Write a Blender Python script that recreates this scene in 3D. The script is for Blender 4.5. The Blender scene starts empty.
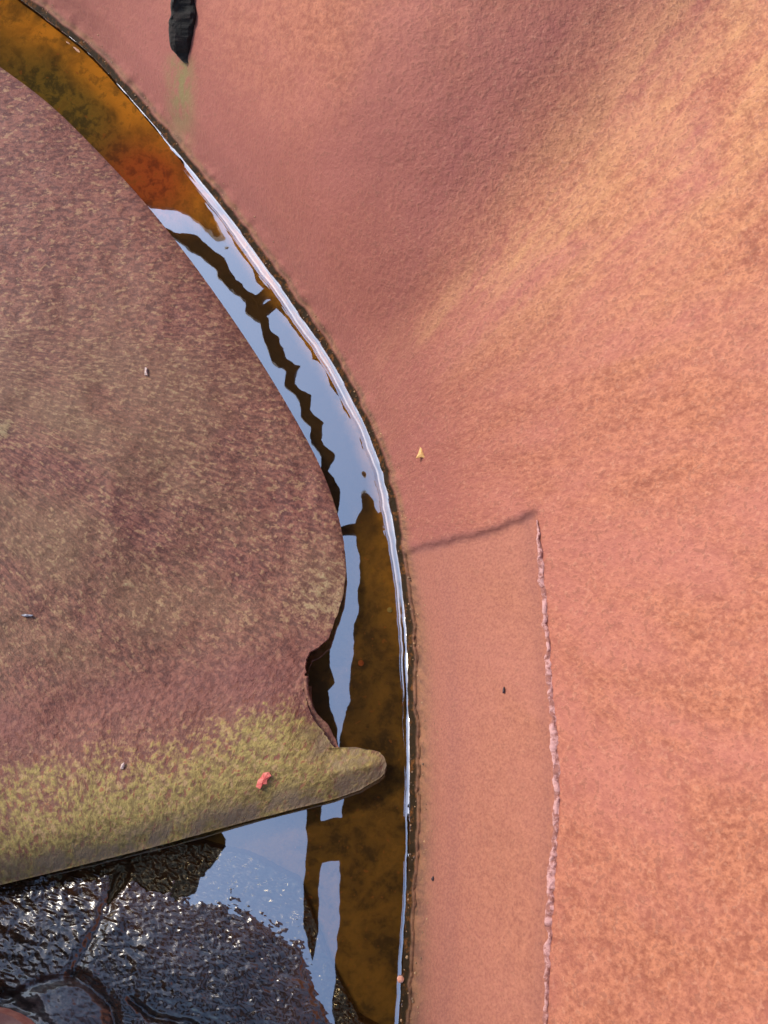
import bpy, bmesh, math
import numpy as np
from math import radians, sin, cos, tan

C = bpy.context.scene.collection
SC = bpy.context.scene
# ------------------------------------------------------------------ camera, sky, sun, exposure
CAM_H = 0.90
TILT = radians(25.0)
FPX = 512.0 / tan(radians(32.5))
cd = bpy.data.cameras.new("camera"); cam = bpy.data.objects.new("camera", cd); C.objects.link(cam)
cam.location = (0, 0, CAM_H); cam.rotation_euler = (TILT, 0, 0)
cd.sensor_fit = 'VERTICAL'; cd.sensor_height = 24.0; cd.lens = FPX * 24.0 / 1024.0
cd.clip_start = 0.01; cd.clip_end = 100.0
SC.camera = cam

SUN_EL, SUN_AZ = radians(43.0), radians(-62.0)      # azimuth from +Y, clockwise positive
wd = bpy.data.worlds.new("World"); SC.world = wd; wd.use_nodes = True
wn = wd.node_tree.nodes; wl = wd.node_tree.links
sky = wn.new('ShaderNodeTexSky'); sky.sky_type = 'NISHITA'; sky.sun_disc = False
sky.sun_elevation = SUN_EL; sky.sun_rotation = SUN_AZ; sky.dust_density = 1.0; sky.air_density = 1.0; sky.ozone_density = 1.2
bg = wn['Background']; bg.inputs['Strength'].default_value = 0.15
wl.new(sky.outputs[0], bg.inputs['Color'])
sl = bpy.data.lights.new("sun", 'SUN'); sl.energy = 2.0; sl.angle = radians(18.0); sl.color = (1.0, 0.91, 0.78)
so = bpy.data.objects.new("sun", sl); C.objects.link(so)
so.rotation_euler = (math.pi / 2 - SUN_EL, 0, math.pi - SUN_AZ)
SC.view_settings.view_transform = 'Standard'; SC.view_settings.look = 'None'
SC.view_settings.exposure = 0.92; SC.view_settings.gamma = 1.0

# ------------------------------------------------------------------ helpers
def ray(px, py):
    x = (np.asarray(px, float) - 384.0) / FPX; y = (512.0 - np.asarray(py, float)) / FPX
    return x, y * cos(TILT) + sin(TILT), y * sin(TILT) - cos(TILT)

def P(px, py, z):
    """world points seen at photo position (px, py) on the level z"""
    dx, dy, dz = ray(px, py); t = (CAM_H - z) / (-dz)
    return np.stack([dx * t, dy * t, np.zeros_like(dx * t) + z], -1)

def PR(px, py, z):
    """points at height z that the water mirrors at (px, py)"""
    dx, dy, dz = ray(px, py); t = (CAM_H + z) / (-dz)
    return np.stack([dx * t, dy * t, np.zeros_like(dx * t) + z], -1)

rng = np.random.default_rng(7)
TAB = rng.random((64, 256, 256))[:8]
def vnoise(x, y, k=0):
    x = np.asarray(x, float); y = np.asarray(y, float)
    xi = np.floor(x).astype(int); yi = np.floor(y).astype(int)
    fx = x - xi; fy = y - yi
    fx = fx * fx * fx * (fx * (fx * 6 - 15) + 10); fy = fy * fy * fy * (fy * (fy * 6 - 15) + 10)
    T = TAB[k % 8]
    a = T[xi % 256, yi % 256]; b = T[(xi + 1) % 256, yi % 256]; c = T[xi % 256, (yi + 1) % 256]; d = T[(xi + 1) % 256, (yi + 1) % 256]
    return (a * (1 - fx) + b * fx) * (1 - fy) + (c * (1 - fx) + d * fx) * fy
def fbm(x, y, o=4, k=0):
    s = 0; a = 0.5; t = 0
    for i in range(o):
        s = s + a * vnoise(x * 2 ** i + 17.3 * i, y * 2 ** i + 5.1 * i, k + i); t += a; a *= 0.5
    return s / t * 2 - 1
def sstep(a, b, x):
    t = np.clip((x - a) / (b - a), 0, 1); return t * t * (3 - 2 * t)
def gauss(x, s): return np.exp(-(x / s) ** 2)
def pdist(px, py, pts):
    """distance to a polyline and signed side (positive right of travel in photo axes)"""
    best = np.full(np.shape(px), 1e9); side = np.zeros(np.shape(px))
    for (ax, ay), (bx, by) in zip(pts[:-1], pts[1:]):
        vx, vy = bx - ax, by - ay; L = vx * vx + vy * vy
        t = np.clip(((px - ax) * vx + (py - ay) * vy) / L, 0, 1)
        d = np.hypot(px - ax - t * vx, py - ay - t * vy)
        s = vx * (py - ay) - vy * (px - ax)
        m = d < best; best = np.where(m, d, best); side = np.where(m, s, side)
    return best, -np.sign(side)

def mesh_obj(name, co, faces, mat=None, parent=None, attrs=None, uv=None, smooth=True, solid=None):
    me = bpy.data.meshes.new(name)
    co = np.asarray(co, np.float32).reshape(-1, 3); faces = np.asarray(faces, np.int32)
    n, k = faces.shape
    me.vertices.add(len(co)); me.vertices.foreach_set('co', co.ravel())
    me.loops.add(n * k); me.loops.foreach_set('vertex_index', faces.ravel())
    me.polygons.add(n); me.polygons.foreach_set('loop_start', np.arange(0, n * k, k, dtype=np.int32))
    me.update(calc_edges=True)
    for a, v in (attrs or {}).items():
        at = me.attributes.new(a, 'FLOAT', 'POINT'); at.data.foreach_set('value', np.asarray(v, np.float32).ravel())
    if uv is not None:
        l = me.uv_layers.new(name='flow'); l.data.foreach_set('uv', np.asarray(uv, np.float32).reshape(-1, 2)[faces.ravel()].ravel())
    me.polygons.foreach_set('use_smooth', np.full(n, smooth)); me.validate()
    o = bpy.data.objects.new(name, me); C.objects.link(o)
    if mat: me.materials.append(mat)
    if parent: o.parent = parent
    if solid:
        m = o.modifiers.new('thickness', 'SOLIDIFY'); m.thickness = solid; m.offset = -1
    return o
def grid_faces(r, c, keep=None):
    i = np.arange(r * c).reshape(r, c)
    f = np.stack([i[:-1, :-1], i[1:, :-1], i[1:, 1:], i[:-1, 1:]], -1)
    f = f.reshape(-1, 4)
    return f if keep is None else f[keep.ravel()]
def up(f, co):
    """flip the faces so that they look upward"""
    co = co.reshape(-1, 3); n = np.cross(co[f[:, 1]] - co[f[:, 0]], co[f[:, 2]] - co[f[:, 0]])
    return f[:, ::-1] if n[:, 2].sum() < 0 else f
def tag(o, label=None, cat=None, group=None, kind=None):
    for k, v in (('label', label), ('category', cat), ('group', group), ('kind', kind)):
        if v: o[k] = v
    return o
def empty(name, loc, **kw):
    o = bpy.data.objects.new(name, None); C.objects.link(o); o.location = loc; o.empty_display_size = 0.02
    tag(o, **kw); return o

class NT:
    def __init__(s, name):
        s.m = bpy.data.materials.new(name); s.m.use_nodes = True; s.t = s.m.node_tree
        s.b = s.t.nodes['Principled BSDF']; s.out = s.t.nodes['Material Output']
    def n(s, ty, **kw):
        x = s.t.nodes.new(ty)
        for k, v in kw.items(): setattr(x, k, v)
        return x
    def put(s, sock, v):
        if hasattr(v, 'is_output'): s.t.links.new(v, sock)
        elif v is not None: sock.default_value = v
    def attr(s, name): return s.n('ShaderNodeAttribute', attribute_name=name).outputs['Fac']
    def flow(s, sx=1, sy=1, off=0):
        a = s.n('ShaderNodeUVMap', uv_map='flow'); m = s.n('ShaderNodeMapping')
        m.inputs['Scale'].default_value = (sx, sy, 1); m.inputs['Location'].default_value = (off, off * .7, off * 1.3)
        s.put(m.inputs['Vector'], a.outputs[0]); return m.outputs[0]
    def noise(s, vec, scale=1, detail=4, rough=0.55, dist=0):
        x = s.n('ShaderNodeTexNoise'); s.put(x.inputs['Vector'], vec)
        for k, v in (('Scale', scale), ('Detail', detail), ('Roughness', rough), ('Distortion', dist)): x.inputs[k].default_value = v
        return x.outputs['Fac']
    def math(s, op, a, b=0.0, c=None, clamp=False):
        x = s.n('ShaderNodeMath', operation=op, use_clamp=clamp); s.put(x.inputs[0], a); s.put(x.inputs[1], b)
        if c is not None: s.put(x.inputs[2], c)
        return x.outputs[0]
    def ramp(s, v, a, b, lo=0.0, hi=1.0):
        x = s.n('ShaderNodeMapRange', interpolation_type='SMOOTHSTEP'); s.put(x.inputs['Value'], v)
        for k, q in (('From Min', a), ('From Max', b), ('To Min', lo), ('To Max', hi)): s.put(x.inputs[k], q)
        return x.outputs[0]
    def mix(s, f, a, b):
        x = s.n('ShaderNodeMix', data_type='RGBA'); s.put(x.inputs['Factor'], f)
        for i, v in ((6, a), (7, b)): s.put(x.inputs[i], (*v, 1) if isinstance(v, tuple) else v)
        return x.outputs[2]
    def bump(s, h, strength, dist, prev=None):
        x = s.n('ShaderNodeBump'); x.inputs['Strength'].default_value = strength; x.inputs['Distance'].default_value = dist
        s.put(x.inputs['Height'], h)
        if prev is not None: s.put(x.inputs['Normal'], prev)
        return x.outputs[0]
    def set(s, **kw):
        for k, v in kw.items():
            k = k.replace('_', ' ')
            s.put(s.b.inputs[k], (*v, 1) if isinstance(v, tuple) and len(v) == 3 else v)
        return s.m

# ------------------------------------------------------------------ materials
def mat_wall():
    t = NT('rust_wall')
    ob = t.n('ShaderNodeTexCoord').outputs['Object']
    fine = t.noise(ob, 175, 2, .6)
    grain = t.noise(t.flow(15, 24, 2), 1, 4, .7)
    mid = t.math('ADD', t.math('ADD', t.math('MULTIPLY', t.noise(ob, 62, 4, .6), .2), t.math('MULTIPLY', fine, .35)), t.math('MULTIPLY', grain, .45))
    big = t.noise(t.flow(.6, 1.2, 9), 1, 4, .55, .3)
    streak = t.noise(t.flow(.8, 6, 5), 1, 5, .65)
    speck = t.noise(ob, 230, 2, .5)
    patch = t.attr('patch')
    c = t.mix(t.ramp(mid, .39, .61), (.27, .085, .050), (.48, .18, .10))
    c = t.mix(t.ramp(big, .35, .68, 0, .55), c, (.43, .15, .12))
    # ochre bloom in long streaks
    yel = t.math('MULTIPLY', t.attr('ochre'), t.ramp(t.math('ADD', t.math('MULTIPLY', streak, .6), t.math('MULTIPLY', mid, .4)), .36, .66), clamp=True)
    c = t.mix(t.math('MULTIPLY', yel, .7), c, (.62, .33, .14))
    c = t.mix(t.math('MULTIPLY', t.attr('wall_shade'), .75), c, (.25, .076, .062))
    # fine dark pits and pale grains
    c = t.mix(t.math('MULTIPLY', t.ramp(fine, .57, .64), .5), c, (.20, .07, .05))
    c = t.mix(t.math('MULTIPLY', t.ramp(speck, .60, .66), t.math('MULTIPLY', t.attr('coarse'), .2)), c, (.60, .30, .19))
    c = t.mix(t.math('MULTIPLY', patch, .5), c, t.mix(t.ramp(t.noise(ob, 400, 3, .6), .40, .60), (.26, .10, .068), (.38, .155, .10)))
    c = t.mix(t.math('MULTIPLY', t.attr('seam'), .75), c, (.17, .065, .06))
    c = t.mix(t.math('MULTIPLY', t.attr('green'), t.ramp(t.noise(ob, 45, 4, .7), .34, .58, .15, .85)), c, (.19, .14, .055))
    # silty tide line and wet strip along the water
    silt = t.math('MULTIPLY', t.attr('silt'), t.ramp(mid, .25, .6, .5, 1))
    c = t.mix(silt, c, t.mix(t.ramp(t.noise(t.flow(9, 9, 31), 1, 4, .7), .35, .65), (.075, .047, .025), (.24, .12, .055)))
    wet = t.attr('wet')
    c = t.mix(wet, c, t.mix(t.ramp(t.noise(ob, 110, 5, .7), .50, .66), (.022, .013, .006), (.12, .045, .012)))
    h = t.math('ADD', t.math('MULTIPLY', fine, .5), t.math('MULTIPLY', mid, t.ramp(patch, 0, 1, .6, .25)))
    h = t.math('MULTIPLY', h, t.math('ADD', t.math('MULTIPLY', t.attr('coarse'), .6), .45))
    nb = t.bump(h, .7, .004)
    return t.set(Base_Color=c, Roughness=t.ramp(wet, 0, 1, .8, .7), Normal=nb, Specular_IOR_Level=t.ramp(wet, 0, 1, .3, .06))

def mat_sheet():
    t = NT('rust_sheet')
    st = t.noise(t.flow(9, 22), 1, 5, .72, .4)          # short strokes along the flow
    st2 = t.noise(t.flow(10, 23, 8), 1, 3, .6)
    big = t.noise(t.flow(.7, 1.1, 4), 1, 4, .6)
    vert = t.noise(t.flow(1, 1, 0) if False else t.vec_lip(), 1, 4, .6, .3) if hasattr(t, 'vec_lip') else None
    a = t.n('ShaderNodeUVMap', uv_map='flow2'); m = t.n('ShaderNodeMapping'); m.inputs['Scale'].default_value = (19, 8.5, 1)
    m.inputs['Rotation'].default_value = (0, 0, 0); t.put(m.inputs['Vector'], a.outputs[0])
    vs = t.noise(m.outputs[0], 1, 4, .7)
    m2 = t.n('ShaderNodeMapping'); m2.inputs['Scale'].default_value = (17, 15, 1); m2.inputs['Location'].default_value = (3, 8, 1)
    t.put(m2.inputs['Vector'], a.outputs[0]); blot = t.noise(m2.outputs[0], 1, 4, .6)
    lip = t.attr('lip'); alg = t.attr('algae')
    h = t.n('ShaderNodeMix', data_type='FLOAT'); t.put(h.inputs[0], lip); t.put(h.inputs[2], st); t.put(h.inputs[3], t.math('ADD', t.math('MULTIPLY', vs, .6), t.math('MULTIPLY', blot, .4)))
    ob = t.n('ShaderNodeTexCoord').outputs['Object']; gr = t.noise(ob, 175, 4, .68)
    stroke = t.math('ADD', t.math('MULTIPLY', h.outputs[0], .66), t.math('MULTIPLY', gr, .34))
    c = t.mix(t.ramp(stroke, .42, .57), (.105, .033, .026), (.255, .092, .062))
    c = t.mix(t.math('MULTIPLY', t.ramp(big, .45, .7), .35), c, (.17, .052, .048))
    # algae catches on the ridges of the strokes
    c = t.mix(t.math('MULTIPLY', t.attr('olive'), t.ramp(big, .3, .65, .0, .34)), c, (.25, .17, .07))
    thr = t.math('SUBTRACT', .70, t.math('MULTIPLY', alg, .38))
    am = t.ramp(t.math('ADD', stroke, t.math('MULTIPLY', t.math('SUBTRACT', big, .5), .15)), thr, t.math('ADD', thr, .15))
    ac = t.mix(lip, t.mix(t.ramp(blot, .35, .65), (.27, .18, .085), (.40, .30, .15)), t.mix(t.ramp(blot, .38, .65), (.17, .125, .03), (.36, .285, .075)))
    c = t.mix(t.math('MULTIPLY', am, .85), c, ac)
    c = t.mix(t.math('MULTIPLY', t.ramp(t.math('ADD', t.math('MULTIPLY', gr, .5), t.math('MULTIPLY', st2, .5)), .54, .60), t.math('SUBTRACT', .68, t.math('MULTIPLY', t.attr('band'), .55))), c, (.37, .22, .11))
    c = t.mix(t.math('MULTIPLY', t.ramp(gr, .42, .33), .35), c, (.09, .035, .025))
    drip = t.math('ADD', t.math('MULTIPLY', vs, .75), t.math('MULTIPLY', gr, .25))
    c = t.mix(t.math('MULTIPLY', t.ramp(drip, .455, .40), t.math('MULTIPLY', lip, .8)), c, (.20, .062, .034))
    # rust pocks on the lip, grey crust along its edge
    pock = t.ramp(blot, .60, .67)
    c = t.mix(t.math('MULTIPLY', pock, t.math('MULTIPLY', t.attr('pock'), .85)), c, (.27, .085, .04))
    crust = t.noise(m2.outputs[0], .28, 5, .6)
    c = t.mix(t.math('MULTIPLY', t.attr('crust'), t.ramp(crust, .36, .6)), c, (.20, .135, .08))
    pass
    hh = t.math('ADD', stroke, t.math('MULTIPLY', blot, .35))
    nb = t.bump(hh, .8, .0045)
    return t.set(Base_Color=c, Roughness=.72, Normal=nb)

def mat_noise(name, a, b, scale, rough=.7, bump=.4, bd=.002, spots=None, lo=.35, hi=.65):
    t = NT(name); co = t.n('ShaderNodeTexCoord').outputs['Object']
    n = t.noise(co, scale, 5, .62, .2)
    c = t.mix(t.ramp(n, lo, hi), a, b)
    if spots:
        c = t.mix(t.ramp(t.noise(co, scale * 3.7, 3, .5), .62, .68), c, spots)
    return t.set(Base_Color=c, Roughness=rough, Normal=t.bump(n, bump, bd))

def mat_bed():
    t = NT('silt'); f = t.flow(1, 1)
    n1 = t.noise(t.flow(2.2, 2.2), 1, 5, .62, .4); n2 = t.noise(t.flow(9, 9, 4), 1, 5, .65, .3); n3 = t.noise(t.flow(16, 16, 7), 1, 2, .5)
    c = t.mix(t.ramp(t.math('ADD', t.math('MULTIPLY', n1, .6), t.math('MULTIPLY', n2, .4)), .38, .60), (.060, .034, .010), (.27, .14, .026))
    c = t.mix(t.math('MULTIPLY', t.attr('orange'), t.ramp(n1, .25, .6)), c, (.85, .40, .045))
    c = t.mix(t.attr('olive'), c, t.mix(t.ramp(n2, .4, .62), (.08, .065, .018), (.38, .25, .04)))
    c = t.mix(t.attr('mirror_red'), c, t.mix(t.ramp(n2, .35, .62), (.26, .06, .02), (.68, .17, .04)))
    c = t.mix(t.math('MULTIPLY', t.ramp(n2, .50, .66), .6), c, (.17, .09, .02))
    c = t.mix(t.math('MULTIPLY', t.ramp(n3, .66, .72), .6), c, (.42, .14, .03))
    c = t.mix(t.math('MULTIPLY', t.attr('mirror_dark'), .9), c, (.035, .018, .006))  # darkness of the mirrored torn strip and notch, painted into the silt
    return t.set(Base_Color=c, Roughness=.9, Normal=t.bump(n2, .6, .004))

def mat_water():
    t = NT('water_surface'); nt = t.t; nt.nodes.remove(t.b)
    tr = t.n('ShaderNodeBsdfTransparent'); tr.inputs[0].default_value = (.96, .86, .64, 1)
    gl = t.n('ShaderNodeBsdfGlossy'); gl.inputs['Roughness'].default_value = .012; gl.inputs[0].default_value = (1, 1, 1, 1)
    co = t.n('ShaderNodeTexCoord').outputs['Object']
    b = t.bump(t.noise(co, 14, 2, .5), .05, .004); t.put(gl.inputs['Normal'], b)
    fr = t.n('ShaderNodeFresnel'); fr.inputs['IOR'].default_value = 1.45; t.put(fr.inputs['Normal'], b)
    fac = t.math('MULTIPLY', fr.outputs[0], 1.0, clamp=True)
    mx = t.n('ShaderNodeMixShader'); t.put(mx.inputs[0], fac); t.put(mx.inputs[1], tr.outputs[0]); t.put(mx.inputs[2], gl.outputs[0])
    extra_gloss = t.n('ShaderNodeBsdfGlossy'); extra_gloss.inputs['Roughness'].default_value = .012; extra_gloss.inputs[0].default_value = (MIRROR_BOOST, MIRROR_BOOST, MIRROR_BOOST, 1)
    t.put(extra_gloss.inputs['Normal'], b); ad = t.n('ShaderNodeAddShader'); t.put(ad.inputs[0], mx.outputs[0]); t.put(ad.inputs[1], extra_gloss.outputs[0])
    t.put(t.out.inputs[0], ad.outputs[0]); return t.m
MIRROR_BOOST = 0.43       # gloss added so that the water mirrors the sky more brightly

def mat_mud():
    t = NT('wet_sludge')
    n = t.noise(t.flow(14, 22), 1, 4, .65, .4); big = t.noise(t.flow(1.6, 1.6, 5), 1, 4, .6)
    c = t.mix(t.ramp(n, .35, .7), (.016, .008, .004), (.055, .023, .008))
    c = t.mix(t.math('MULTIPLY', t.ramp(big, .45, .65), .6), c, (.085, .032, .010))
    c = t.mix(t.math('MULTIPLY', t.attr('dry'), .8), c, t.mix(t.ramp(n, .35, .65), (.028, .020, .018), (.10, .062, .052)))
    dots = t.noise(t.flow(17, 17, 14), 1, 2, .4)
    c = t.mix(t.ramp(dots, .76, .79), c, (.35, .06, .04))
    m = t.set(Base_Color=c, Roughness=t.ramp(t.attr('dry'), 0, 1, .2, .45), Normal=t.bump(n, .45, .002))
    t.b.inputs['Coat Weight'].default_value = .75; t.b.inputs['Coat Roughness'].default_value = .06; t.b.inputs['Coat IOR'].default_value = 1.75
    return m

M_WALL, M_SHEET, M_BED, M_WATER, M_MUD = mat_wall(), mat_sheet(), mat_bed(), mat_water(), mat_mud()
M_DARK = mat_noise('dark_iron', (.010, .007, .006), (.030, .016, .010), 30, .8)
M_BAR = mat_noise('charred_iron', (.004, .003, .002), (.016, .008, .006), 60, .9, .9, .004, lo=.42, hi=.7)
M_BEAD = mat_noise('weld_bead', (.30, .115, .09), (.58, .31, .29), 150, .8, 1.0, .004, lo=.42, hi=.58)

# ------------------------------------------------------------------ the shore line of the wall
BASE = [(-420, -470), (-250, -280), (-110, -130), (-20, -45), (36, 0), (93, 45), (150, 107), (203, 170), (252, 232), (300, 300), (342, 362),
        (374, 425), (395, 488), (406, 550), (414, 620), (417, 700), (418, 780), (417, 860), (413, 940), (408, 1024), (400, 1130), (385, 1280), (360, 1450)]
def spline(pts, step):
    p = np.array(pts, float); p = np.vstack([2 * p[0] - p[1], p, 2 * p[-1] - p[-2]]); out = []
    for i in range(1, len(p) - 2):
        n = max(2, int(np.hypot(*(p[i + 1] - p[i])) / step)); t = np.arange(n)[:, None] / n
        a, b, c, d = p[i - 1], p[i], p[i + 1], p[i + 2]
        out.append(.5 * (2 * b + (c - a) * t + (2 * a - 5 * b + 4 * c - d) * t ** 2 + (3 * b - a - 3 * c + d) * t ** 3))
    out.append(p[-2][None]); return np.vstack(out)
bc = spline(BASE, 2.6)
tg = np.gradient(bc, axis=0)
k = np.ones(61) / 61
tg = np.stack([np.convolve(np.pad(tg[:, i], 30, mode='edge'), k, 'valid') for i in (0, 1)], -1)
tg /= np.hypot(tg[:, 0], tg[:, 1])[:, None]
nb_ = np.stack([tg[:, 1], -tg[:, 0]], -1)                       # outward, towards upper right
S = np.arange(len(bc)) * 2.6

# ------------------------------------------------------------------ rusty wall
SEAM_V = [(537, 512), (541, 560), (546, 620), (551, 690), (556, 750), (557, 800), (554, 860), (549, 940), (546, 1024), (548, 1200), (545, 1500)]
SEAM_H = [(380, 560), (405, 553), (425, 547), (450, 541), (490, 531), (520, 519), (537, 512)]
def wall_fields(px, py, d, s):
    dv, sv = pdist(px, py, SEAM_V); dh, sh = pdist(px, py, SEAM_H)
    w1 = (vnoise(py / 9, px * 0 + 3, 2) - .5) * 3
    inx = -sv * dv + w1                    # positive right of the seam
    left = sstep(-3, 3, sv * dv + w1) if False else sstep(-3.0, 3.0, -(px - np.interp(py, [p[1] for p in SEAM_V], [p[0] for p in SEAM_V])) + w1)
    below = sstep(-4, 4, py - np.interp(px, [p[0] for p in SEAM_H], [p[1] for p in SEAM_H]) + (vnoise(px / 8, py * 0, 4) - .5) * 4)
    patch = left * below
    return patch, dv, dh
def wall_z(px, py, d, patch):
    dd = np.maximum(d, 0)
    ang = sstep(600, 250, py) * sstep(620, 200, px)
    z = 0.010 + (0.34 + .12 * ang) * (1 - np.exp(-dd / 330.0)) + dd * 0.00018
    z = z + .018 * sstep(0, 30, dd) + .02 * sstep(20, 0, dd) * 0
    # the soft fold that runs from the water to the upper right
    q = (px - 390) * .72 - (350 - py) * .69                      # distance right of the fold line
    al = (px - 390) * .69 + (350 - py) * .72
    z = z - .004 * gauss(q + 40, 130) * sstep(-60, 200, al) * (1 + .002 * np.maximum(al, 0))
    g = 150 * (1 - np.exp(-np.log1p(np.exp(np.clip(-q / 14, -30, 30))) * 14 / 150)) * sstep(-170, 40, al) * sstep(170, 360, px)
    z = z + .00036 * g * sstep(0, 70, dd)
    z = z - .0045 * patch
    z = z + .0035 * fbm(px / 150, py / 150, 3, 1) * sstep(20, 120, dd) + .0009 * fbm(px / 34, py / 34, 3, 3) * sstep(10, 60, dd) * (1 - .6 * patch)
    # below the tide line: a steep gritty step into the water
    z = np.where(d < 0, 0.010 + d * 0.0009 - .004 * np.maximum(-8.5 - d, 0), z)
    z = z + .0024 * fbm(px / 7, py / 7, 3, 5) * gauss(d - 1, 9)
    return z
dv_ = np.concatenate([np.arange(-40, -16, 4.0), np.arange(-16, 30, 1.3), np.arange(30, 480, 2.6), 480 + np.cumsum(np.linspace(3, 12, 60))])
D, SS = np.meshgrid(dv_, S)
X = bc[:, 0][:, None] + nb_[:, 0][:, None] * D; Y = bc[:, 1][:, None] + nb_[:, 1][:, None] * D
Dj = D + 3.0 * (fbm(SS / 16, D * 0 + 1, 4, 2)) * gauss(D, 9)
patch, dvv, dhh = wall_fields(X, Y, D, SS)
Z = wall_z(X, Y, Dj, patch)
co = P(X, Y, Z)
r_ = np.hypot(X - 300, Y - 520); ph = np.arctan2(520 - Y, X - 300)
uv = np.stack([r_ / 100, ph * 3.6], -1)
q = (X - 390) * .72 - (350 - Y) * .69; al = (X - 390) * .69 + (350 - Y) * .72
ochre = gauss(q - 40, 34 + .42 * np.maximum(al, 0)) * sstep(-120, 160, al) * .6 + .9 * gauss(q - 8 - .04 * al, 9 + .06 * np.abs(al)) * sstep(-30, 30, al) * sstep(330, 120, al) + gauss(X - 385, 26) * gauss(Y - 360, 70) * .5
ochre = np.clip(ochre + .22 * sstep(450, 700, X) * sstep(600, 0, Y), 0, 1)
wall_shade = .9 * gauss(q + 105, 85) * sstep(700, 100, Y) + .75 * gauss(D - 5, 60) + .5 * gauss(D, 170) * sstep(760, 200, Y) + .3 * gauss(D, 170) + .5 * gauss(np.hypot(X - 600, Y - 20), 110) * 0  # dusky shade by the channel and left of the fold, painted into the rust
wall_shade = np.clip(wall_shade, 0, 1)
gx = 180 + (Y - 60) * .02
green = 1.2 * np.exp(-np.abs((X - gx) / 13) ** 3) * sstep(48, 66, Y) * sstep(185, 80, Y)
lowr = sstep(480, 700, Y)
silt = np.clip(gauss(Dj - 1, 3 + 10 * lowr) * .8, 0, 1)
wet = sstep(-.5, -3.5, Dj)
tan_ = gauss(D - 36, 8) * lowr
seam = np.clip(gauss(dhh - 1 + 2 * (vnoise(X / 6, Y / 6, 1) - .5), 4.0) * (py_ok := 1.0) * sstep(385, 420, X) * sstep(545, 530, X), 0, 1) * .75
seam = seam + .30 * gauss(X - np.interp(Y, [p[1] for p in SEAM_V], [p[0] for p in SEAM_V]) + 9, 7) * patch + .35 * tan_ * 0.6
hull = empty('tank_wall', P(560., 600., .2), label='rusty pink and orange steel wall curving up from the water channel', cat='wall')
hull.location = (0, 0, 0)
mesh_obj('shell', co, up(grid_faces(*X.shape), co), M_WALL, hull,
         dict(patch=patch, ochre=ochre, wall_shade=wall_shade, green=green, silt=silt, wet=wet, seam=seam, coarse=sstep(220, 560, X + .15 * (Y - 300)) * (1 - .5 * patch)), uv, solid=.006)

def surf_at(px, py):
    """height of the wall under a photo position"""
    px = np.atleast_1d(np.asarray(px, float)); py = np.atleast_1d(np.asarray(py, float))
    d2 = (bc[:, 0][None] - px[:, None]) ** 2 + (bc[:, 1][None] - py[:, None]) ** 2
    # solve with the same loft: nearest base point whose normal hits the position
    out = []
    for i in range(len(px)):
        vx = px[i] - bc[:, 0]; vy = py[i] - bc[:, 1]
        off = np.abs(vx * tg[:, 0] + vy * tg[:, 1]); j = np.argmin(off); out.append(vx[j] * nb_[j, 0] + vy[j] * nb_[j, 1])
    d = np.array(out); pt, _, _ = wall_fields(px, py, d, d); return wall_z(px, py, d, pt)

# weld bead on the seam: a lumpy raised ridge
bp = spline(SEAM_V[:-1], 2.0); bp = bp[bp[:, 1] > 519]
bx = bp[:, 0] + 2.0 * fbm(bp[:, 1] / 11, bp[:, 1] * 0, 3, 1) + 1.0 * fbm(bp[:, 1] / 4, bp[:, 1] * 0 + 9, 2, 1); by = bp[:, 1]
zc = surf_at(bx + 4, by)
wdt = 3.3 + 2.0 * fbm(by / 13, by * 0 + 4, 3, 2) + 1.2 * sstep(600, 760, by) - 1.6 * sstep(900, 1000, by) - 1.6 * sstep(580, 525, by)
th = np.linspace(0, math.pi, 9)
bX = bx[:, None] - np.cos(th)[None] * wdt[:, None]; bY = by[:, None] + 0 * bX
bZ = zc[:, None] - .0040 + np.sin(th)[None] * (.0022 + .0022 * fbm(bX / 4, bY / 4, 3, 6))
bco = P(bX, bY, bZ)
mesh_obj('weld_bead', bco, up(grid_faces(*bX.shape), bco), M_BEAD, hull)
hull.children[-1]['label'] = 'pale pink weld bead along the seam'

# ------------------------------------------------------------------ rusty curved sheet on the left
EDGE = [tuple(p) for p in spline([(-300, -110), (-150, -30), (-60, 26), (0, 67), (50, 105), (100, 154), (150, 209), (200, 273), (250, 345), (290, 410), (320, 466), (337, 512), (343.5, 540)], 4)] + [
        (344, 543), (346, 572), (343, 597), (336, 618), (329, 638), (318, 647), (309, 652), (305.5, 660), (305, 670), (307, 678), (304, 690), (307, 702),
        (311, 712), (317, 724), (325, 736), (334, 747.5), (352, 748.6), (371, 749.6), (379, 752), (384, 757), (386.5, 765), (384, 773), (379, 779),
        (360, 790), (335, 799), (300, 807.5), (250, 820.5), (150, 848), (50, 873), (0, 885), (-150, 922), (-300, 958)]
ey = np.array([p[1] for p in EDGE], float); ex = np.array([p[0] for p in EDGE], float)
rows = np.concatenate([np.arange(-109, 620, 2.2), np.arange(620, 700, 1.0), np.arange(700, 957.5, 1.25)])
cols = np.linspace(0, 1, 260); cols = 1 - (1 - cols) ** 1.15
XE = np.interp(rows, ey, ex) + (1.0 * fbm(rows / 9, rows * 0, 3, 2) + 2.6 * fbm(rows / 5, rows * 0 + 7, 3, 2) * ((rows > 652) & (rows < 742))) * ((rows > 600) & (rows < 790))
CB = np.minimum(XE, 300) - 14; CB = np.maximum(CB, -299)
c1 = np.linspace(0, 1, 215)[None, :-1]; c2_ = np.linspace(0, 1, 46)[None]
SX = np.hstack([-300 + c1 * (CB + 300)[:, None], CB[:, None] + c2_ * (XE - CB)[:, None]]); SY = rows[:, None] + 0 * SX
ln = [(a, b) for a, b in EDGE if a > -310]
de, _ = pdist(SX, SY, ln)
def vline(px): return 716 - .19 * np.asarray(px)
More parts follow.
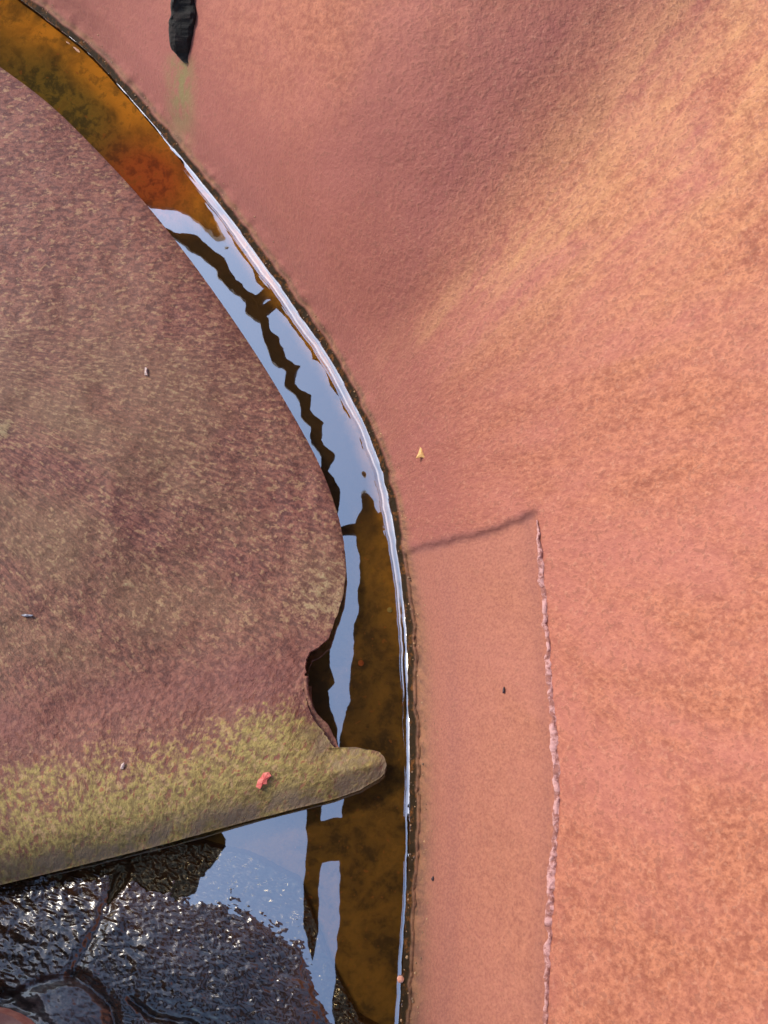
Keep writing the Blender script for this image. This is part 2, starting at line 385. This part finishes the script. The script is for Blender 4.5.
def sheet_z(px, py, de):
    v = py - vline(px)                                   # below the fold when positive
    body = .019 + .075 * (1 - np.exp(-de / 170)) 
    z = body * sstep(10, -330, v) + .023 * sstep(-330, 10, v)
    pass
    w = np.clip(v, 0, 400)
    z = z + .030 * (1 - np.cos(np.clip(w / 150, 0, 1) * math.pi)) * .24      # the lip swells up again
    z = z - (z - .019) * np.exp(-(de / 19) ** 1.4) * sstep(0, 70, v)                        # and rolls over at its edge
    z = z - .004 * np.exp(-de / 5) * sstep(-30, -120, v)
    z = z + .006 * fbm(px / 90, py / 90, 3, 2) + .0012 * fbm(px / 16, py / 16, 2, 4)
    return z
SZ = sheet_z(SX, SY, de)
sco = P(SX, SY, SZ)
# stroke directions: level at the top, fanning downwards, upright on the lip
R0 = 420.0; cx, cy = -190.0, 330.0
phi = np.arctan2(np.maximum(SY - cy, 0) * 1.15, SX - cx)
vv = np.where(SY > cy, phi * R0, SY - cy + (SX - 100) * .06 * sstep(330, 0, SY)); uu = np.hypot(SX - cx, np.maximum(SY - cy, 0))
suv = np.stack([uu / 100, vv / 100], -1)
slip = sstep(-40, 40, SY - vline(SX))
sl2 = (SX + (SY - 760) * (.42 * sstep(60, 280, SX) - .22 * sstep(100, 0, SX))) / 100
suv2 = np.stack([sl2, SY / 100], -1)
vb = SY - vline(SX)
algae = .42 + .16 * fbm(SX / 120, SY / 120, 3, 3) + .10 * gauss(np.hypot(SX - 130, SY - 480), 150) - .14 * sstep(300, 60, SY) + .25 * gauss(np.hypot((SX - 320), SY - 610), 45)
algae = algae * (1 - .75 * gauss(vb - 8, 32)) + .50 * sstep(-5, 140, vb + 40 * fbm(SX / 25, SY / 25, 3, 5)) + .2 * gauss(np.hypot(SX - 310, SY - 740), 60)
algae = np.clip(algae + .5 * gauss(np.hypot(SX - 2, SY - 430), 12), 0, 1.05)
pock = sstep(30, 75, vb); crust = sstep(34, 8, de) * sstep(60, 100, vb)
keep_line = (SY - vline(SX) + 3 * fbm(SX / 20, SY / 20, 3, 1))
fr_ = (keep_line[:-1, :-1] + keep_line[1:, 1:]) / 2
sheet = empty('curved_sheet', (0, 0, 0), label='large rusty steel sheet with torn notch and green algae lip left of the water', cat='sheet')
def add_uv2(o, faces, uv2):
    l = o.data.uv_layers.new(name='flow2'); l.data.foreach_set('uv', np.asarray(uv2, np.float32).reshape(-1, 2)[faces.ravel()].ravel())
def compact(co, f, attrs, uvs):
    used = np.unique(f); mp = np.zeros(co.reshape(-1, 3).shape[0], int); mp[used] = np.arange(len(used))
    return co.reshape(-1, 3)[used], mp[f], {k: np.asarray(v).ravel()[used] for k, v in attrs.items()}, [u.reshape(-1, 2)[used] for u in uvs]
olv = np.clip(.9 * gauss(np.hypot(SX - 110, (SY - 480) * .9), 190) + .8 * gauss(np.hypot(SX + 20, SY - 600), 170) + .5 * gauss(np.hypot(SX - 300, SY - 560), 110), 0, 1) * (1 - gauss(vb - 10, 40))
SA = dict(lip=slip, algae=algae, pock=pock, crust=crust, olive=olv, band=gauss(vb - 6, 38))
def sheet_part(name, keep, drop):
    f = up(grid_faces(*SX.shape, keep=keep), sco)
    c2, f2, a2, u2 = compact(sco, f, SA, [suv, suv2]); c2 = c2.copy(); c2[:, 2] -= drop(c2)
    o = mesh_obj(name, c2, f2, M_SHEET, sheet, a2, u2[0], solid=.0045); add_uv2(o, f2, u2[1])
    e_ = np.sort(np.stack([f2, np.roll(f2, -1, 1)], -1).reshape(-1, 2), 1); key = e_[:, 0].astype(np.int64) * 10 ** 7 + e_[:, 1]
    uq, cnt = np.unique(key, return_counts=True); bnd = set(uq[cnt == 1].tolist())
    me = o.data; ev = np.empty(len(me.edges) * 2, np.int32); me.edges.foreach_get('vertices', ev); ev = np.sort(ev.reshape(-1, 2), 1)
    sh = np.isin(ev[:, 0].astype(np.int64) * 10 ** 7 + ev[:, 1], np.array(list(bnd)))
    at = me.attributes.new('sharp_edge', 'BOOLEAN', 'EDGE'); at.data.foreach_set('value', sh); return o
sheet_part('panel', fr_ < 0, lambda c: 0)
o = sheet_part('rolled_lip', fr_ >= 0, lambda c: 0); o['label'] = 'yellow green algae covered lip ending in a rounded prong'

# torn flap hanging below the notch: a thin bent tongue of steel
fp = [(305, 676, .030), (307, 694, .028), (312, 706, .024), (318, 714, .018), (326, 722, .014), (334, 735, .012), (338, 745, .014), (341, 750, .022)]
fi = [(300, 680, .030), (300, 700, .032), (304, 712, .034), (308, 722, .036), (314, 732, .040), (322, 742, .042), (330, 749, .046), (336, 753, .048)]
a = np.array([np.interp(np.linspace(0, 7, 50), range(8), [p[i] for p in fp]) for i in range(3)]).T
b = np.array([np.interp(np.linspace(0, 7, 50), range(8), [p[i] for p in fi]) for i in range(3)]).T
tt = np.linspace(0, 1, 14)[None, :, None]; F = a[:, None] * (1 - tt) + b[:, None] * tt
hs_, _ = pdist(b[:, 0], b[:, 1], ln); b[:, 2] = sheet_z(b[:, 0], b[:, 1], hs_) - .0035
F = a[:, None] * (1 - tt) + b[:, None] * tt
F[..., 0] += 1.0 * fbm(F[..., 1] / 5, F[..., 0] / 20, 2, 1) * (1 - tt[..., 0]); F[..., 2] -= .004
fco = P(F[..., 0], F[..., 1], F[..., 2])
ff = up(grid_faces(50, 14), fco)
one = np.ones(F.shape[:2])
o = mesh_obj('torn_flap', fco, ff, M_SHEET, sheet, dict(lip=one * .5, algae=one * .42, pock=one * .3, crust=one * .2, olive=one * .3, band=one * 0), np.stack([F[..., 0] / 100, F[..., 1] / 100], -1), solid=.003)
add_uv2(o, ff, np.stack([F[..., 0] / 100, F[..., 1] / 100], -1)); o['label'] = 'bent brown flap torn from the sheet at the notch'

# ------------------------------------------------------------------ channel bed
gx_, gy_ = np.meshgrid(np.arange(-420, 520, 6.0), np.arange(-420, 1400, 6.0))
BZ = -.011 + .003 * fbm(gx_ / 60, gy_ / 60, 4, 2)
bedc = P(gx_, gy_, BZ)
dB, _ = pdist(gx_, gy_, BASE)
orange = np.clip(sstep(75, 15, dB) * sstep(700, 0, gy_) * 1.0 + .40 * gauss(dB - 18, 16) * sstep(800, 480, gy_) * (.6 + .8 * fbm(gx_ / 30, gy_ / 30, 3, 6)) + .05, 0, 1)
olive = np.clip(gauss(np.hypot(gx_ - 60, (gy_ - 120) * 1.0), 75) * 1.2 * sstep(10, 55, dB), 0, .9)
mirror_red = np.clip(gauss(np.hypot((gx_ - 145) * .8, gy_ - 180), 38) * 1.3, 0, 1)  # a red reflection in the water, painted into the bed colour
mesh_obj('ground', bedc, up(grid_faces(*gx_.shape), bedc), M_BED, None, dict(orange=orange, olive=olive, mirror_red=mirror_red, mirror_dark=np.clip(sstep(16, 30, dB) * sstep(215, 245, gy_) * sstep(560, 500, gy_) + gauss(np.hypot(gx_ - 318, gy_ - 700), 45), 0, 1)), np.stack([gx_ / 100, gy_ / 100], -1))
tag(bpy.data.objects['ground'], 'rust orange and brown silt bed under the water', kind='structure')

# ------------------------------------------------------------------ water with its raised edge against the wall
wd_ = np.concatenate([[-3.0], np.arange(-5, -34, -0.8), [-38, -44, -52, -62, -75]])
WD, WS = np.meshgrid(wd_, S)
wob = 2.2 * fbm(WS / 40, WS * 0, 3, 1) + .8 * fbm(WS / 9, WS * 0 + 3, 2, 4)
e = WD + 8.8 + wob * .8                                     # 0 at the contact line
yb = bc[:, 1][:, None] + 0 * WD
lenw = 2.6 + 3.0 * sstep(60, 250, yb) * sstep(640, 470, yb)
WZ = np.where(e > 1.5, -1, 1) * .0013 * np.exp(np.clip(e, -60, 1.5) / lenw) * (.8 + .5 * sstep(60, 250, yb) * sstep(640, 470, yb))
WZ = WZ - .0004 * gauss(e + 6.5, 1.0) * sstep(120, 250, yb) * sstep(760, 640, yb)
WX = bc[:, 0][:, None] + nb_[:, 0][:, None] * WD; WY = bc[:, 1][:, None] + nb_[:, 1][:, None] * WD
WZ[:, -4:] = 0
wco = P(WX, WY, WZ)
wf = up(grid_faces(*WX.shape), wco)
# the open, level water left of that edge
row = np.arange(WX.shape[0]) * WX.shape[1] + WX.shape[1] - 1
n0 = wco.reshape(-1, 3).shape[0]
lev = P(np.minimum(WX[:, -1] - 60, -450.0) + 0 * WX[:, -1], WY[:, -1], 0 * WX[:, -1])
allco = np.vstack([wco.reshape(-1, 3), lev])
idx = n0 + np.arange(len(lev))
lf = np.stack([row[:-1], row[1:], idx[1:], idx[:-1]], -1); lf = up(lf, allco)
w = mesh_obj('water', allco, np.vstack([wf, lf]), M_WATER)
tag(w, 'still brown water reflecting blue sky in the curved channel', kind='structure')

# ------------------------------------------------------------------ wet black sludge, lower left
mx_, my_ = np.meshgrid(np.arange(-200, 470, 1.15), np.arange(800, 1200, 1.15))
H = .030 * sstep(855, 990, my_ - .12 * (mx_ - 0) + 0) - .010
shore = np.interp(mx_, [-260, 0, 120, 200, 250, 300, 335, 360, 385, 400, 430], [830, 838, 842, 860, 872, 898, 985, 1035, 1050, 1045, 1040])
H = -.0040 + .0058 * sstep(-40, 120, my_ - shore) + .016 * sstep(20, 150, my_ - shore) * sstep(420, 150, mx_)
H = H - .008 * gauss(mx_ - 352, 18) * sstep(1010, 930, my_)
H = H - .05 * sstep(-14, -45, my_ - shore)
rid = fbm((mx_ + my_ * .55) / 5.5, (my_ - mx_ * .35) / 3.2, 3, 1)
rid2 = fbm((mx_ + my_ * .4) / 24, (my_ - mx_ * .4) / 14, 3, 5)
g1, _ = pdist(mx_, my_, [(124, 872), (108, 905), (98, 930), (78, 965), (72, 976), (40, 984), (0, 1000), (-120, 1030)])
g2, _ = pdist(mx_, my_, [(72, 976), (92, 988), (110, 1005), (116, 1030), (118, 1100)])
g3, _ = pdist(mx_, my_, [(132, 1000), (150, 1016), (190, 1024), (240, 1050)])
lump = gauss(np.hypot(mx_ - 48, (my_ - 1040) * 1.0), 52)
dry = np.clip(lump * 1.8, 0, 1)
H = H + (.0012 + .0012 * gauss(my_ - shore, 40)) * rid * (1 - .55 * dry) + .0022 * rid2 - .0045 * gauss(g1 - 5 * rid2, 5) - .006 * gauss(g2 - 5 * rid2, 6) - .006 * gauss(g3, 5) + .022 * lump
H = H + .004 * np.sin((my_ - mx_ * .5 + 9 * rid2) / 5.5) * gauss(np.hypot(mx_ - 10, my_ - 1005), 30)
mco = P(mx_, my_, H)
mud = mesh_obj('wet_mud', mco, up(grid_faces(*mx_.shape), mco), M_MUD, None, dict(dry=dry), np.stack([mx_ / 100 + my_ * .0045, my_ / 100 - mx_ * .0035], -1))
tag(mud, 'glossy black wet sludge rippled and cracked, rising from the water', kind='stuff')
mud.name = 'sludge'

# ------------------------------------------------------------------ what the water mirrors: torn plates overhead
OH = 1.45
def rough(pts, amp=1.6, step=3.0, k=0):
    out = []
    n = len(pts)
    for i in range(n):
        (ax, ay), (bx_, by_) = pts[i], pts[(i + 1) % n]; L = math.hypot(bx_ - ax, by_ - ay); m = max(1, int(L / step))
        for j in range(m):
            t = j / m; x = ax + (bx_ - ax) * t; y = ay + (by_ - ay) * t
            out.append((x + amp * float(fbm(x / 9, y / 9, 3, k)), y + amp * float(fbm(x / 9 + 40, y / 9, 3, k + 1))))
    return out
def overhead(name, pts, z, parent, amp=1.6, th=.012):
    pts = rough(pts, amp) if amp else pts
    bm = bmesh.new()
    lo = [bm.verts.new(tuple(PR(x, y, z))) for x, y in pts]; f = bm.faces.new(lo)
    r = bmesh.ops.extrude_face_region(bm, geom=[f])
    for v in r['geom']:
        if isinstance(v, bmesh.types.BMVert): v.co.z += th
    bmesh.ops.recalc_face_normals(bm, faces=bm.faces); bmesh.ops.triangulate(bm, faces=bm.faces)
    me = bpy.data.meshes.new(name); bm.to_mesh(me); bm.free(); me.materials.append(M_DARK)
    o = bpy.data.objects.new(name, me); C.objects.link(o); o.parent = parent; return o
ov = empty('torn_roof_plate', (0, 0, 0), label='dark torn steel roof above the channel, mirrored as ragged brown shapes in the water', cat='roof')
A = [(-260, -200), (-120, -150), (15, -25), (80, 32), (140, 98), (192, 162), (228, 210), (250, 246), (258, 268), (247, 262), (236, 251), (222, 247), (212, 236), (203, 228),
     (195, 221), (185, 212), (172, 208), (158, 206), (146, 204), (80, 215), (-260, 120)]
overhead('front_plate', A, OH, ov, 1.2)
cl = [(120, 205, 9), (150, 222, 8), (172, 233, 6), (185, 239, 12), (200, 244, 17), (207, 255, 12), (221, 262, 15), (221, 274, 12), (234, 285, 9), (246, 297, 11), (255, 308, 20),
      (260, 320, 13), (268, 330, 10), (270, 343, 15), (280, 356, 12), (289, 368, 15), (292, 385, 12), (302, 398, 17), (308, 413, 12), (314, 425, 17), (317, 440, 11), (324, 455, 15),
      (326, 472, 11), (332, 490, 12), (334, 508, 9), (330, 528, 8), (318, 560, 12), (308, 600, 16), (300, 640, 20)]
cl = [(x + (3.2 if i % 2 else -2.6) * (3 < i < 24), y, w_ * .82) for i, (x, y, w_) in enumerate(cl)]
Lp, Rp = [], []
for i, (x, y, w_) in enumerate(cl):
    a_ = cl[max(0, i - 1)]; b_ = cl[min(len(cl) - 1, i + 1)]; vx, vy = b_[0] - a_[0], b_[1] - a_[1]; L = math.hypot(vx, vy)
    Lp.append((x - vy / L * w_ / 2, y + vx / L * w_ / 2)); Rp.append((x + vy / L * w_ / 2, y - vx / L * w_ / 2))
overhead('torn_strip', Lp + Rp[::-1], OH + .004, ov, 1.6)
overhead('torn_strip', [(252, 300), (266, 284), (273, 290), (266, 296), (258, 306)], OH + .002, ov, .8)
overhead('torn_strip', [(256, 312), (270, 296), (276, 301), (268, 312), (258, 318)], OH + .006, ov, .8)
overhead('torn_strip', [(256, 276), (260, 279), (259, 283), (255, 280)], OH, ov, .3)
B = [(352, 437), (357, 440), (364, 465), (376, 490), (388, 540), (440, 560), (500, 640), (520, 1300), (328, 1300), (333, 1000), (337, 930), (340, 863), (320, 863), (318, 935), (312, 960),
     (302, 930), (305, 880), (307, 780), (322, 780), (322, 818), (343, 818), (343, 790), (341, 745), (345, 720), (351, 702), (350, 680), (352, 655), (354, 625), (360, 612), (357, 590), (360, 560), (357, 545), (357, 533),
     (340, 533), (318, 535), (318, 528), (342, 526), (357, 522), (360, 500), (357, 475), (354, 460)]
overhead('side_plate', B, OH, ov, 1.3)
N = [(270, 600), (318, 632), (332, 640), (331, 655), (331, 668), (334, 680), (328, 690), (331, 706), (338, 728), (340, 744), (342, 760), (306, 790), (280, 770), (270, 700)]
overhead('side_plate', N, OH + .008, ov, 1.2)
Mq = [(-260, 700), (-100, 780), (150, 800), (224, 835), (220, 850), (212, 866), (204, 872), (196, 892), (180, 905), (150, 930), (140, 965), (118, 1000), (110, 1040), (60, 1100), (-20, 1180), (-260, 1200)]
overhead('rear_plate', Mq, OH, ov, 5)  # unseen plate, widened over the sludge so that it mirrors less sky
bm = bmesh.new(); prof_ = [(-.45, -.06), (.09, -.06), (.11, .15), (.15, .26), (.20, .42), (.30, .56), (.28, .64), (.10, .70), (-.10, .66), (-.30, .72), (-.33, 1.451), (-.45, 1.451)]
f_ = bm.faces.new([bm.verts.new((-.615, y_, z_)) for y_, z_ in prof_])  # unseen upright plate, added to keep the sun off the sludge
for v in bmesh.ops.extrude_face_region(bm, geom=[f_])['geom']:
    if isinstance(v, bmesh.types.BMVert): v.co.x -= .012
bmesh.ops.recalc_face_normals(bm, faces=bm.faces)
me = bpy.data.meshes.new('sun_blocker'); bm.to_mesh(me); bm.free(); me.materials.append(M_DARK)
o = bpy.data.objects.new('sun_blocker', me); C.objects.link(o); o.parent = ov

# ------------------------------------------------------------------ dark bar, leaves and crumbs
def blob(name, px, py, z, pts, mat, th=.0012, parent=None, amp=.4, tilt=0.0, k=0):
    """a thin crumpled flake with its own outline (photo units) lying on a surface"""
    bm = bmesh.new(); out = rough([(px + x, py + y) for x, y in pts], amp, 1.2, k)
    lo = []
    for x, y in out:
        lo.append(bm.verts.new(tuple(P(x, y, z + tilt * (y - py) + .0009 * float(fbm(x / 4, y / 4, 2, k))))))
    cen = bm.verts.new(tuple(P(px, py, z + .0016)))
    top = [bm.faces.new((lo[i], lo[(i + 1) % len(lo)], cen)) for i in range(len(lo))]
    r = bmesh.ops.extrude_face_region(bm, geom=top)
    for v in r['geom']:
        if isinstance(v, bmesh.types.BMVert): v.co.z -= th
    bmesh.ops.recalc_face_normals(bm, faces=bm.faces)
    me = bpy.data.meshes.new(name); bm.to_mesh(me); bm.free(); me.materials.append(mat)
    o = bpy.data.objects.new(name, me); C.objects.link(o)
    if parent: o.parent = parent
    return o
def sheet_h(px, py):
    d_, _ = pdist(np.array([float(px)]), np.array([float(py)]), ln); return float(sheet_z(np.array([float(px)]), np.array([float(py)]), d_)[0])
M_RED = mat_noise('leaf_red', (.55, .07, .06), (.75, .20, .15), 260, .6)
M_YEL = mat_noise('leaf_yellow', (.55, .28, .08), (.75, .45, .16), 260, .6)
M_PALE = mat_noise('flake_pale', (.42, .28, .24), (.55, .42, .38), 260, .6)
M_BLK = mat_noise('seed_black', (.02, .012, .02), (.06, .03, .04), 260, .6)
M_PEB = mat_noise('pebble_pale', (.45, .33, .10), (.6, .5, .2), 200, .6)
M_GRIT = mat_noise('grit_mix', (.10, .05, .03), (.42, .24, .11), 90, .6)
tag(blob('leaf_fragment', 263, 780, sheet_h(263, 780) + .003, [(-7, 7), (-5, 0), (-2, -3), (0, -7), (6, -8), (8, -4), (4, 0), (4, 4), (0, 4), (-3, 9)], M_RED, k=1),
    'small torn pink red leaf on the green lip of the sheet', 'leaf')
tag(blob('leaf_fragment', 421, 453, float(surf_at(421, 453)[0]) + .002, [(-5, 5), (-3, 1), (-1, -6), (2, -4), (4, 1), (5, 5), (0, 4)], M_YEL, k=2),
    'tiny yellow leaf stuck on the pink wall beside the channel', 'leaf')
tag(blob('rust_flake', 122, 766, sheet_h(122, 766) + .0025, [(-2, 3), (-1, -2), (2, -4), (2, 0), (1, 3)], M_PALE, k=3),
    'tiny pale pink flake on the green streaks above the lip edge', 'flake')
tag(blob('twig', 27, 615, sheet_h(27, 615) + .002, [(-6, 0), (-2, -1), (6, 0), (4, 1.4), (-3, 1.2)], mat_noise('twig_grey', (.2, .2, .24), (.4, .4, .45), 200, .6), k=4, amp=.2),
    'short grey twig lying on the sheet near the left border', 'twig')
tag(blob('rust_flake', 146, 371, sheet_h(146, 371) + .002, [(-1.5, 4), (-1, -4), (1, -3), (1.5, 4)], M_PALE, k=5, amp=.2),
    'upright pale sliver on the middle of the rusty sheet', 'flake')
tag(blob('seed', 504, 690, float(surf_at(504, 690)[0]) + .002, [(-1.3, 3), (-1, -2), (0, -4), (1, -1), (1.2, 3)], M_BLK, k=6, amp=.2),
    'tiny black seed on the smooth wall patch beside the weld seam', 'seed')
tag(blob('seed', 433, 879, float(surf_at(433, 879)[0]) + .002, [(-1, 2), (-2, 0), (0, -3), (2, 0), (1, 2)], M_BLK, k=7, amp=.2),
    'tiny black speck on the brown tide line of the wall', 'seed')
def stone(name, px, py, z, r, mat, seed, flat=.6):
    bm = bmesh.new(); bmesh.ops.create_icosphere(bm, subdivisions=2, radius=r)
    rr = np.random.default_rng(seed); off = rr.random(3) * 10
    for v in bm.verts:
        s = 1 + .28 * float(fbm(v.co.x / r + off[0], v.co.y / r + v.co.z / r + off[1], 2, seed)); v.co = v.co * s; v.co.z *= flat
    me = bpy.data.meshes.new(name); bm.to_mesh(me); bm.free(); me.materials.append(mat)
    o = bpy.data.objects.new(name, me); C.objects.link(o); o.location = tuple(P(px, py, z)); return o
def bed_z(px, py): return float(-.032 + .008 * fbm(np.array(px), np.array(py), 4, 2)) if False else float(-.011 + .003 * fbm(np.array(px / 60), np.array(py / 60), 4, 2))
tag(stone('pebble', 389.5, 610, bed_z(389.5, 610) + .001, .0032, M_PEB, 1), 'small pale yellow pebble lying on the silt under the water', 'pebble')
tag(stone('pebble', 361, 663, bed_z(361, 663) + .001, .0032, mat_noise('pebble_red', (.4, .08, .02), (.6, .16, .04), 200, .6), 2, .4), 'small orange red flake on the silt beside the torn notch', 'pebble')
tag(stone('pebble', 400.5, 979.5, .004, .0035, mat_noise('pebble_orange', (.6, .22, .12), (.75, .4, .3), 200, .6), 3), 'tiny orange grain at the water edge near the bottom', 'pebble')
# grit along the tide line: uncountable crumbs in one object
bm = bmesh.new(); rr = np.random.default_rng(3)
for i in range(420):
    j = int(rr.integers(120, len(bc) - 90)); d = rr.normal(1.5, 5.5 if bc[j, 1] < 600 else 9); d = max(d, -7)
    px, py = bc[j] + nb_[j] * d; r = (.0005 + .0009 * rr.random() ** 4)
    pt, _, _ = wall_fields(np.array([px]), np.array([py]), np.array([d]), 0); z = float(wall_z(np.array([px]), np.array([py]), np.array([d]), pt)[0])
    m_ = bmesh.ops.create_icosphere(bm, subdivisions=1, radius=r); p_ = P(px, py, z + r * .3)
    for v in m_['verts']: v.co = (v.co.x * (1 + .5 * rr.random()) + p_[0], v.co.y * (1 + .5 * rr.random()) + p_[1], v.co.z * .8 + p_[2])
me = bpy.data.meshes.new('grit'); bm.to_mesh(me); bm.free(); me.materials.append(M_GRIT)
o = bpy.data.objects.new('grit', me); C.objects.link(o); tag(o, 'rust crumbs and grit along the tide line of the wall', kind='stuff')

# dark broken bar leaning on the wall at the top
bar = [(-160, 184, 25, .10), (-60, 184, 25, .085), (-20, 184, 25, .075), (0, 183.5, 26, .070), (12, 183.5, 26.5, .066), (22, 182.5, 26, .064), (34, 181.5, 24, .062), (42, 181, 23, .060), (50, 181.5, 19, .056), (58, 184, 11, .050), (63, 187, 4, .046)]
by_ = np.concatenate([np.linspace(-160, 0, 30), np.linspace(1.5, 63, 46)])
bcx = np.interp(by_, [b[0] for b in bar], [b[1] for b in bar]); bw = np.interp(by_, [b[0] for b in bar], [b[2] for b in bar])
zs = surf_at(bcx, by_)
na = 22; aa = np.linspace(0, 2 * math.pi, na, endpoint=False)
prof = np.stack([np.sign(np.cos(aa)) * np.abs(np.cos(aa)) ** .35, np.sign(np.sin(aa)) * np.abs(np.sin(aa)) ** .4], -1)
BX = bcx[:, None] + prof[None, :, 0] * bw[:, None] / 2; BY = by_[:, None] + 0 * BX
nz = fbm(BX / 9, BY / 14, 3, 2)
BX = BX + 1.3 * fbm(BY / 7, BX / 12, 3, 4)
hgt = .011 * np.clip(bw / 24, .25, 1)
BZz = zs[:, None] + .004 + prof[None, :, 1] * hgt[:, None] * (1 + .45 * nz) - .004 * sstep(40, 60, BY)
bco = P(BX, BY, BZz)
i = np.arange(len(by_) * na).reshape(len(by_), na); j = np.roll(i, -1, axis=1)
f = np.stack([i[:-1], j[:-1], j[1:], i[1:]], -1).reshape(-1, 4)
o = mesh_obj('broken_bar', bco, f, M_BAR, smooth=False); tag(o, 'black broken bar end against the wall at the top, above a green stain', 'bar')
bm = bmesh.new(); bm.from_mesh(o.data); bmesh.ops.holes_fill(bm, edges=[e_ for e_ in bm.edges if e_.is_boundary]); bmesh.ops.recalc_face_normals(bm, faces=bm.faces); bm.to_mesh(o.data); bm.free()

# rusty block poking in at the lower left corner
bm = bmesh.new(); pts = rough([(-140, 995), (-30, 1006), (0, 1012), (12, 1017), (22, 1023), (32, 1032), (60, 1100), (-140, 1140)], .8, 4)
lo = [bm.verts.new(tuple(P(x, y, .075))) for x, y in pts]; f_ = bm.faces.new(lo)
r = bmesh.ops.extrude_face_region(bm, geom=[f_])
for v in r['geom']:
    if isinstance(v, bmesh.types.BMVert): v.co.z -= .02
bmesh.ops.recalc_face_normals(bm, faces=bm.faces); bmesh.ops.triangulate(bm, faces=bm.faces)
me = bpy.data.meshes.new('steel_scrap'); bm.to_mesh(me); bm.free(); me.materials.append(mat_noise('scrap_rust', (.38, .13, .085), (.52, .22, .14), 90, .8))
o = bpy.data.objects.new('steel_scrap', me); C.objects.link(o); tag(o, 'corner of a pink rusty scrap plate over the sludge in the lower left corner', 'scrap')
